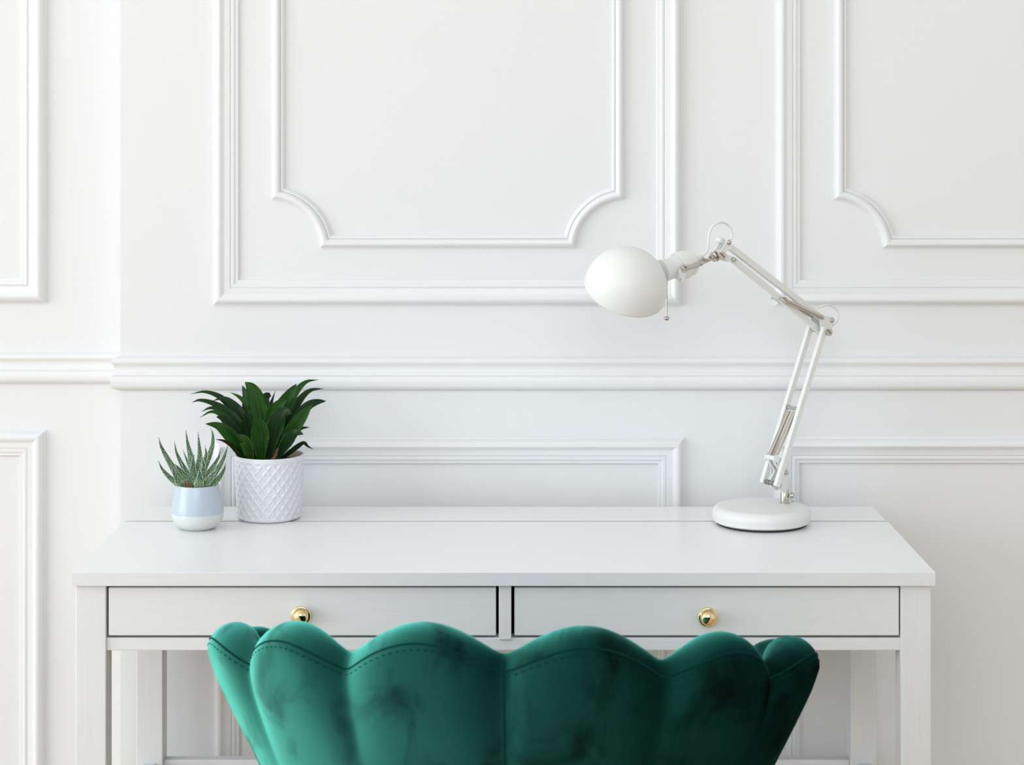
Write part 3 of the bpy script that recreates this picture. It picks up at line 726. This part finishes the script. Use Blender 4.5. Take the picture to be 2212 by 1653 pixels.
# shade: a dome with an oblique mouth
ctr = LP(1351, 622); Zs = ctr.y-YC; RS = 90.5/F*Zs
nr = Vector((-0.25, 0.50, -0.83)).normalized()
bm = newbm(); prof = []
pole = -nr
for i in range(0, 31):
    a = PI/2*i/30; prof.append((RS*math.sin(a), RS*math.cos(a)))
prof += [(RS*1.0, -0.0035), (RS*0.995, -0.0065), (RS*0.985, -0.0072), (RS*0.975, -0.0065), (RS*0.975, 0)]
for i in range(29, -1, -1):
    a = PI/2*i/30; prof.append((RS*0.975*math.sin(a), RS*0.975*math.cos(a)))
lathe(bm, ctr, pole, prof, 96); shd = build('shade', bm, M_lamp, lamp, sharp=60)
bm = newbm(); bc2 = ctr-sxv*RS*0.55; lathe(bm, bc2, sxv, [(0, -0.02), (0.013, -0.02), (0.014, 0), (0.020, 0.012), (0.024, 0.026), (0.021, 0.042), (0.012, 0.050), (0, 0.052)], 32); build('bulb', bm, M_bulb, lamp)
# switch rod hanging under the neck
a = LP(1440.5, 604); b = Vector((a.x-0.0004, a.y, LP(1440, 686).z))
bm = newbm(); tube(bm, [a+Vector((0, 0, 0.008)), (a+b)/2, b], 0.0013, 10, 8); lathe(bm, b, Vector((0, 0, -1)), [(0, -0.002), (0.003, -0.0018), (0.0042, 0), (0.0042, 0.002), (0.0034, 0.004), (0, 0.0048)], 24); build('switch_rod', bm, M_steel, lamp)
# cable: over the head bracket, over the knee, down behind the bracket
bm = newbm(); tube(bm, [LP(x, y, 0.0) for x, y in ((1512, 556.5), (1522, 549), (1529, 537), (1530.5, 518), (1533, 500), (1543, 486.5), (1558, 480.5), (1572, 486), (1580.5, 500), (1580, 515), (1574, 522))], 0.00185, 12, 80); build('cable', bm, M_cable, lamp)
bm = newbm(); tube(bm, [LP(x, y, 0.004) for x, y in ((1756, 675), (1770, 664), (1787, 659), (1802, 664), (1810.5, 676), (1809, 693), (1799, 703), (1789, 714))], 0.0016, 12, 60); build('cable', bm, M_cable, lamp)
bm = newbm(); tube(bm, [LP(x, y, 0.004) for x, y in ((1700, 1010), (1704, 1030), (1707, 1050), (1708.5, 1068), (1709, 1080))]+[Vector((PX+0.020, YC+PZ+0.03, DT+0.028))], 0.0016, 12, 40); build('cable', bm, M_cable, lamp)

# ------------------------------------------------------------------ plants
def wprof(kind, t):
    if kind == 'broad': return min(1.0, (0.42+1.5*t))*max(0.0, 1-max(0, (t-0.42)/0.58)**1.9)**0.9 if t < 1 else 0
    return min(1.0, (0.5+1.2*t))*max(0.0, 1-max(0, (t-0.30)/0.70)**1.25) if t < 1 else 0
def leaf(name, px_pts, depth0, depth1, width, m, parent, kind='broad', facing=(0, -1, 0.35), fold=0.22, twist=0.0, n=34, label=None, curl=0.0):
    """px_pts from base to tip; the leaf's depth runs from depth0 at the base to depth1 at the tip"""
    k = len(px_pts); pts = []
    for i, (x, y) in enumerate(px_pts):
        t = i/(k-1); pts.append(P(x, y, depth0+(depth1-depth0)*t**1.15))
    ps = cr_spline(pts, n); bm = newbm(); uv = bm.loops.layers.uv.new('UVMap')
    cols = [-1, -0.72, -0.36, 0, 0.36, 0.72, 1]; rows = []; V0 = Vector(facing).normalized()
    for i, c in enumerate(ps):
        t = i/(n-1); a = ps[max(i-1, 0)]; b = ps[min(i+1, n-1)]; T = (b-a).normalized()
        S = T.cross(V0); S = S.normalized() if S.length > 1e-4 else Vector((1, 0, 0))
        N_ = S.cross(T).normalized()
        ang = twist*t; S2 = S*math.cos(ang)+N_*math.sin(ang); N2 = N_*math.cos(ang)-S*math.sin(ang)
        w_ = max(width/2*wprof(kind, t), 0.00025)
        row = []
        for q in cols:
            wob = 0.00035*math.sin(t*19+q*3+width*900)
            row.append(bm.verts.new(c+S2*(w_*q)+N2*(w_*(fold*q*q-fold*0.3)+wob*abs(q))))
        rows.append(row)
    for i in range(n-1):
        for j in range(len(cols)-1):
            f = bm.faces.new((rows[i][j], rows[i][j+1], rows[i+1][j+1], rows[i+1][j]))
            for lp, (uu, vv) in zip(f.loops, ((cols[j], i), (cols[j+1], i), (cols[j+1], i+1), (cols[j], i+1))):
                lp[uv].uv = ((uu+1)/2, vv/(n-1))
    bmesh.ops.solidify(bm, geom=bm.faces[:], thickness=0.0005)
    o = build(name, bm, m, parent, sharp=60, recalc=True)
    if label: o['label'] = label
    return o
# --- white pot with a raised diamond lattice
ZP = 3.021; XP = (582-VX)/F*ZP; RP = 0.0548; HP = 0.1005
plant = thing('potted_dracaena', 'dark green broad-leaved plant in a white diamond-patterned pot on the desk', 'potted plant', (XP, YC+ZP, DT))
pc = Vector((XP, YC+ZP, DT))
def pot_mesh():
    bm = newbm(); n = 360; rows = 132; R = []
    ND = 23                                   # diamonds around
    for j in range(rows+1):
        z = HP*j/rows
        base = RP*(0.925+0.075*min(1, z/0.080)**0.8)
        if z < 0.006: base -= 0.006*(1-math.sqrt(max(0, 1-(1-z/0.006)**2)))
        fade = min(1, max(0, (z-0.004)/0.003))*min(1, max(0, (0.0935-z)/0.002))
        ring = []
        for i in range(n):
            a = 2*PI*i/n
            u = a/(2*PI)*ND; v = z/0.0185
            p = (u+v/1.0) % 1.0; q = (u-v/1.0) % 1.0
            d = min(abs(p-0.5), abs(q-0.5))*2          # 0 on the ridges
            d = min(min(p, 1-p), min(q, 1-q))*2
            ridge = max(0, 1-max(0, d-0.07)/0.42); ridge = ridge*ridge*(3-2*ridge)
            r = base-0.0016*fade*(1-ridge)
            ring.append(bm.verts.new((pc.x+r*math.cos(a), pc.y+r*math.sin(a), pc.z+z)))
        R.append(ring)
    for (r, z) in ((RP-0.0012, HP+0.0006), (RP-0.0026, HP+0.0004), (RP-0.0038, HP-0.0008), (RP-0.0045, HP-0.012), (RP-0.005, HP-0.03), (0.02, HP-0.032)):
        R.append([bm.verts.new((pc.x+r*math.cos(2*PI*i/n), pc.y+r*math.sin(2*PI*i/n), pc.z+z)) for i in range(n)])
    for k, (a, b) in enumerate(zip(R, R[1:])):
        for i in range(n):
            f = bm.faces.new((a[i], a[(i+1) % n], b[(i+1) % n], b[i]))
            if k > rows+0: f.material_index = 1
    bm.faces.new(R[0][::-1]); bm.faces.new(R[-1])
    return bm
build('pot', pot_mesh(), [M_pot, M_potin], plant, sharp=80)
def soil(c, r, z, seed):
    bm = newbm(); random.seed(seed); rings = []
    for k in range(9):
        rr = r*(k+0.001)/8; rings.append([bm.verts.new((c.x+rr*math.cos(2*PI*i/40), c.y+rr*math.sin(2*PI*i/40), z+(random.uniform(-.0015, .0015) if k < 8 else 0)+0.002*(1-k/8))) for i in range(40)])
    for a, b in zip(rings, rings[1:]):
        for i in range(40): bm.faces.new((a[i], a[(i+1) % 40], b[(i+1) % 40], b[i]))
    return bm
build('soil', soil(pc, RP-0.0048, DT+HP-0.012, 3), M_soil, plant)
def C(*pts): return [(320+x/4.35, 800+y/4.35) for x, y in pts]
def MM(w): return w/4.35/F*3.0
Z0 = ZP
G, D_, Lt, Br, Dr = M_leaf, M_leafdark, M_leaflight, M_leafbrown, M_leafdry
LEAVES = [
 # (points base..tip, base depth, tip depth, width(crop px), material, kind, facing)
 (C((1060, 830), (930, 600), (830, 420), (690, 262), (540, 205), (395, 222)), .01, .045, 95, D_, 'thin', (0.2, -1, .8)),
 (C((1030, 830), (930, 640), (800, 440), (640, 325), (490, 283), (405, 303)), 0, .02, 100, D_, 'thin', (0.2, -1, .9)),
 (C((1060, 830), (960, 600), (860, 400), (770, 300), (690, 265), (602, 290)), .015, .03, 110, D_, 'thin', (0.2, -1, .7)),
 (C((1010, 830), (900, 640), (790, 460), (680, 370), (580, 357), (497, 392)), -.005, .0, 95, D_, 'thin', (0.3, -1, 1.0)),
 (C((990, 830), (900, 670), (790, 520), (680, 415), (590, 392), (485, 445)), -.01, -.015, 90, G, 'thin', (0.3, -1, .9)),
 (C((960, 840), (890, 720), (800, 560), (710, 460), (640, 440)), -.012, -.025, 120, D_, 'broad', (0.3, -1, .7)),
 (C((930, 830), (850, 710), (760, 610), (660, 530), (538, 503)), -.018, -.05, 128, G, 'broad', (-0.1, -1, .75)),
 (C((1060, 830), (1020, 560), (960, 370), (870, 262), (768, 205)), .012, .03, 90, G, 'thin', (0.1, -1, .3)),
 (C((1060, 830), (980, 560), (940, 380), (920, 240), (886, 142)), .03, .05, 120, D_, 'broad', (-0.5, -1, .1)),
 (C((1080, 840), (1065, 640), (1040, 430), (1010, 270), (970, 170), (910, 110)), 0, .005, 185, G, 'broad', (0.15, -1, .1)),
 (C((1090, 830), (1110, 600), (1130, 420), (1150, 330), (1195, 192)), .035, .055, 95, D_, 'thin', (0, -1, .1)),
 (C((1080, 830), (1095, 500), (1100, 350), (1100, 260), (1130, 238), (1128, 270)), .045, .06, 90, D_, 'broad', (0, -1, .1)),
 (C((1130, 830), (1230, 520), (1340, 290), (1420, 165), (1500, 105), (1603, 88)), .02, .055, 100, G, 'thin', (-0.2, -1, .5)),
 (C((1160, 830), (1270, 560), (1370, 370), (1450, 250), (1540, 185), (1652, 173)), .015, .045, 105, D_, 'thin', (-0.2, -1, .5)),
 (C((1120, 830), (1180, 540), (1245, 370), (1330, 230), (1393, 128)), .008, .02, 150, G, 'broad', (0.25, -1, .2)),
 (C((1110, 830), (1130, 560), (1180, 400), (1245, 315), (1310, 285)), 0, .0, 130, G, 'broad', (0.1, -1, .3)),
 (C((1120, 840), (1150, 690), (1190, 540), (1235, 440), (1290, 395), (1340, 412)), -.012, -.03, 175, D_, 'broad', (0, -1, .35)),
 (C((1180, 830), (1310, 590), (1420, 430), (1500, 340), (1590, 298), (1672, 290)), .01, .035, 110, D_, 'broad', (-0.2, -1, .6)),
 (C((1200, 840), (1290, 680), (1370, 540), (1460, 420), (1540, 322)), -.008, -.02, 135, G, 'broad', (0.15, -1, .25)),
 (C((1200, 830), (1300, 680), (1380, 590), (1440, 545), (1522, 537)), .02, .04, 80, D_, 'thin', (0, -1, .4)),
 (C((1190, 840), (1270, 720), (1330, 640), (1390, 590), (1460, 605)), -.012, -.035, 120, D_, 'broad', (0.2, -1, .5)),
 (C((1230, 850), (1310, 790), (1390, 730), (1460, 685), (1500, 715), (1556, 744)), -.005, -.03, 62, Dr, 'thin', (0, -1, .7)),
 (C((1060, 845), (1055, 700), (1050, 580), (1025, 500), (985, 445)), -.028, -.042, 172, G, 'broad', (0.1, -1, .2)),
 (C((1010, 840), (980, 690), (950, 560), (925, 450), (885, 432)), -.014, -.02, 160, D_, 'broad', (0.2, -1, .3)),
 (C((900, 835), (850, 775), (790, 710), (710, 665), (630, 645)), -.02, -.045, 62, Br, 'thin', (0, -1, .5)),
 (C((980, 850), (950, 740), (915, 655), (850, 598)), -.030, -.052, 85, Lt, 'broad', (0.4, -1, .3)),
 (C((960, 850), (930, 780), (895, 720), (858, 688)), -.036, -.056, 66, Lt, 'broad', (0.3, -1, .4)),
 (C((1080, 840), (1150, 700), (1210, 600), (1250, 480), (1240, 380)), .01, .02, 120, D_, 'broad', (0, -1, .2)),
 (C((1040, 840), (940, 600), (880, 480), (840, 350)), .02, .04, 120, D_, 'broad', (0, -1, .2)),
]
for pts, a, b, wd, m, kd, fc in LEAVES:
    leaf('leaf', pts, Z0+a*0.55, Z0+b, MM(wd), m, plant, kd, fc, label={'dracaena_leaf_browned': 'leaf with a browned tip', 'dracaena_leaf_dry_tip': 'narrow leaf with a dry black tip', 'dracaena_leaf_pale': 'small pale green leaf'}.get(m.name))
bm = newbm(); tube(bm, [P(*C((1165, 850))[0], Z0-0.018), P(*C((1200, 800))[0], Z0-0.02), P(*C((1220, 735))[0], Z0-0.022)], lambda t: 0.0036-0.002*t, 12, 20); build('stem', bm, M_stem, plant)
bm = newbm(); tube(bm, [pc+Vector((0.002, 0.004, HP-0.015)), pc+Vector((0.003, 0.003, HP+0.02))], lambda t: 0.009-0.003*t, 14, 12); build('stem', bm, M_stem, plant)
# --- blue and white pot
ZQ = 2.941; XQ = (427-VX)/F*ZQ
aloe = thing('potted_aloe', 'small spiky white-flecked succulent in a pale blue and cream pot on the desk', 'potted plant', (XQ, YC+ZQ, DT))
qc = Vector((XQ, YC+ZQ, DT)); HQ = 0.0675
prof2 = cr_spline([Vector(p) for p in ((0.0245, 0.0002, 0), (0.0325, 0.0055, 0), (0.0382, 0.014, 0), (0.0400, 0.0245, 0), (0.0392, 0.036, 0), (0.0368, 0.051, 0), (0.0338, 0.0645, 0), (0.0332, HQ, 0))], 40)
prof2 = [(0, 0.0012), (0.021, 0.0012), (0.0225, 0.0)]+[(p.x, p.y) for p in prof2]+[(0.0324, HQ+0.0008), (0.0312, HQ+0.0003), (0.0308, HQ-0.002), (0.0315, HQ-0.014), (0, HQ-0.014)]
bm = newbm(); lathe(bm, qc, UPV, prof2, 96); build('pot', bm, M_blue, aloe, sharp=50)
build('soil', soil(qc, 0.0312, DT+HQ-0.006, 5), M_soil, aloe)
def succulent(pxs, d0, d1, width, parent, facing=(0, -1, 0.3), n=30, seed=0, label=None):
    rnd = random.Random(seed); k = len(pxs); pts = []
    for i, (x, y) in enumerate(pxs): pts.append(P(x, y, d0+(d1-d0)*i/(k-1)))
    ps = cr_spline(pts, n); bm = newbm(); uv = bm.loops.layers.uv.new('UVMap'); V0 = Vector(facing).normalized()
    rings = []; K = 12; fr = []
    for i, c in enumerate(ps):
        t = i/(n-1); a = ps[max(i-1, 0)]; b = ps[min(i+1, n-1)]; T = (b-a).normalized()
        S = T.cross(V0).normalized(); N_ = S.cross(T).normalized()
        w_ = width/2*(min(1, 0.8+0.8*t)*(1-max(0, (t-0.12)/0.88)**1.15)*0.97+0.03); th = w_*0.55
        fr.append((c, S, N_, w_, th, T))
        rings.append([bm.verts.new(c+S*(w_*math.cos(2*PI*q/K))+N_*(th*math.sin(2*PI*q/K)*(1.0 if math.sin(2*PI*q/K) < 0 else 0.75))) for q in range(K)])
    for i in range(n-1):
        for q in range(K):
            j = (q+1) % K
            f = bm.faces.new((rings[i][q], rings[i][j], rings[i+1][j], rings[i+1][q]))
            for lp, vv in zip(f.loops, (i, i, i+1, i+1)): lp[uv].uv = (q/K, vv/(n-1))
    bm.faces.new(rings[0][::-1]); bm.faces.new(rings[-1])
    ln = sum((ps[i+1]-ps[i]).length for i in range(n-1))
    def spike(c, d, r, h, u):
        v = d.cross(u).normalized(); u2 = v.cross(d).normalized(); tip = bm.verts.new(c+d*h)
        q = [bm.verts.new(c-d*r*0.4+u2*(r*math.cos(2*PI*g/5))+v*(r*math.sin(2*PI*g/5))) for g in range(5)]
        for g in range(5):
            f = bm.faces.new((q[g], q[(g+1) % 5], tip)); f.material_index = 1
    # pale teeth along both margins
    m_ = int(ln/0.0021)
    for i in range(2, m_):
        t = i/m_*0.97; k_ = min(int(t*(n-1)), n-2); c, S, N_, w_, th, T = fr[k_]; c = ps[k_].lerp(ps[k_+1], t*(n-1)-k_)
        for sg in (-1, 1): spike(c+S*(sg*w_*0.96), (S*sg+T*0.45).normalized(), 0.00050, 0.0016, T)
    # raised white flecks in loose bands on both faces
    m_ = int(ln/0.0023)
    for i in range(1, m_):
        t = i/m_*0.97; k_ = min(int(t*(n-1)), n-2); c, S, N_, w_, th, T = fr[k_]; c = ps[k_].lerp(ps[k_+1], t*(n-1)-k_)
        cnt = max(1, int(w_/0.00105*(1.15-0.55*t)))
        for g in range(cnt):
            for face in (1, -1):
                a = PI*(g+0.5+rnd.uniform(-.3, .3))/cnt
                ca, sa = math.cos(a), math.sin(a)*face
                pp = c+S*(w_*ca)+N_*(th*sa*(1.0 if sa < 0 else 0.75))+T*rnd.uniform(-.0005, .0005)
                nn = (S*ca*0.6+N_*sa).normalized(); spike(pp, nn, rnd.uniform(0.00045, 0.00072), 0.00045, T)
    return build('leaf', bm, [M_aloe, M_white], parent, sharp=60)
ZA = ZQ
AL = [
 (C((365, 1110), (300, 1030), (235, 920), (165, 800), (120, 710), (99, 632)), 0, .0, 66),
 (C((345, 1110), (270, 1060), (195, 1000), (130, 925), (95, 848)), -.008, -.02, 54),
 (C((420, 1100), (370, 980), (310, 870), (265, 770), (248, 668)), .004, .015, 52),
 (C((430, 1090), (420, 930), (395, 790), (370, 680), (354, 563)), .008, .02, 66),
 (C((460, 1090), (475, 930), (485, 800), (478, 690), (469, 575)), .012, .022, 58),
 (C((470, 1090), (520, 930), (575, 800), (606, 690), (606, 600), (586, 548)), .01, .02, 58),
 (C((430, 1090), (410, 960), (370, 860), (325, 748)), .015, .03, 40),
 (C((470, 1100), (500, 960), (530, 850), (545, 780), (534, 706)), .0, -.005, 54),
 (C((500, 1100), (560, 980), (620, 890), (665, 810), (681, 732)), .006, .02, 50),
 (C((530, 1100), (600, 1000), (670, 900), (720, 800), (750, 700)), -.004, .004, 62),
 (C((560, 1100), (620, 1060), (680, 990), (715, 925), (728, 872)), -.012, -.02, 58),
 (C((430, 1110), (425, 1000), (420, 900), (432, 790)), -.006, -.012, 72),
 (C((330, 1112), (290, 1060), (250, 980), (225, 900)), -.014, -.028, 60),
 (C((470, 1108), (480, 1060), (486, 1000), (480, 930)), -.022, -.030, 86),
 (C((395, 1100), (360, 1020), (300, 940), (250, 880)), -.01, -.018, 70),
 (C((500, 1110), (560, 1050), (600, 990), (650, 930)), -.016, -.026, 76),
 (C((440, 1100), (380, 1000), (350, 930), (300, 830)), -.002, .0, 58),
 (C((470, 1100), (505, 1000), (520, 900), (510, 820)), -.010, -.016, 60),
]
for i, (pts, a, b, wd) in enumerate(AL): succulent(pts, ZA+a, ZA+b, wd*1.22/4.35/F*2.94, aloe, seed=i)
bm = newbm(); tube(bm, [P(*C((385, 1125))[0], ZA-0.020), P(*C((378, 1080))[0], ZA-0.022), P(*C((362, 1030))[0], ZA-0.022)], lambda t: 0.0028-0.0018*t, 10, 16); o = build('dry_leaf', bm, M_stem, aloe); o['label'] = 'brown withered leaf'
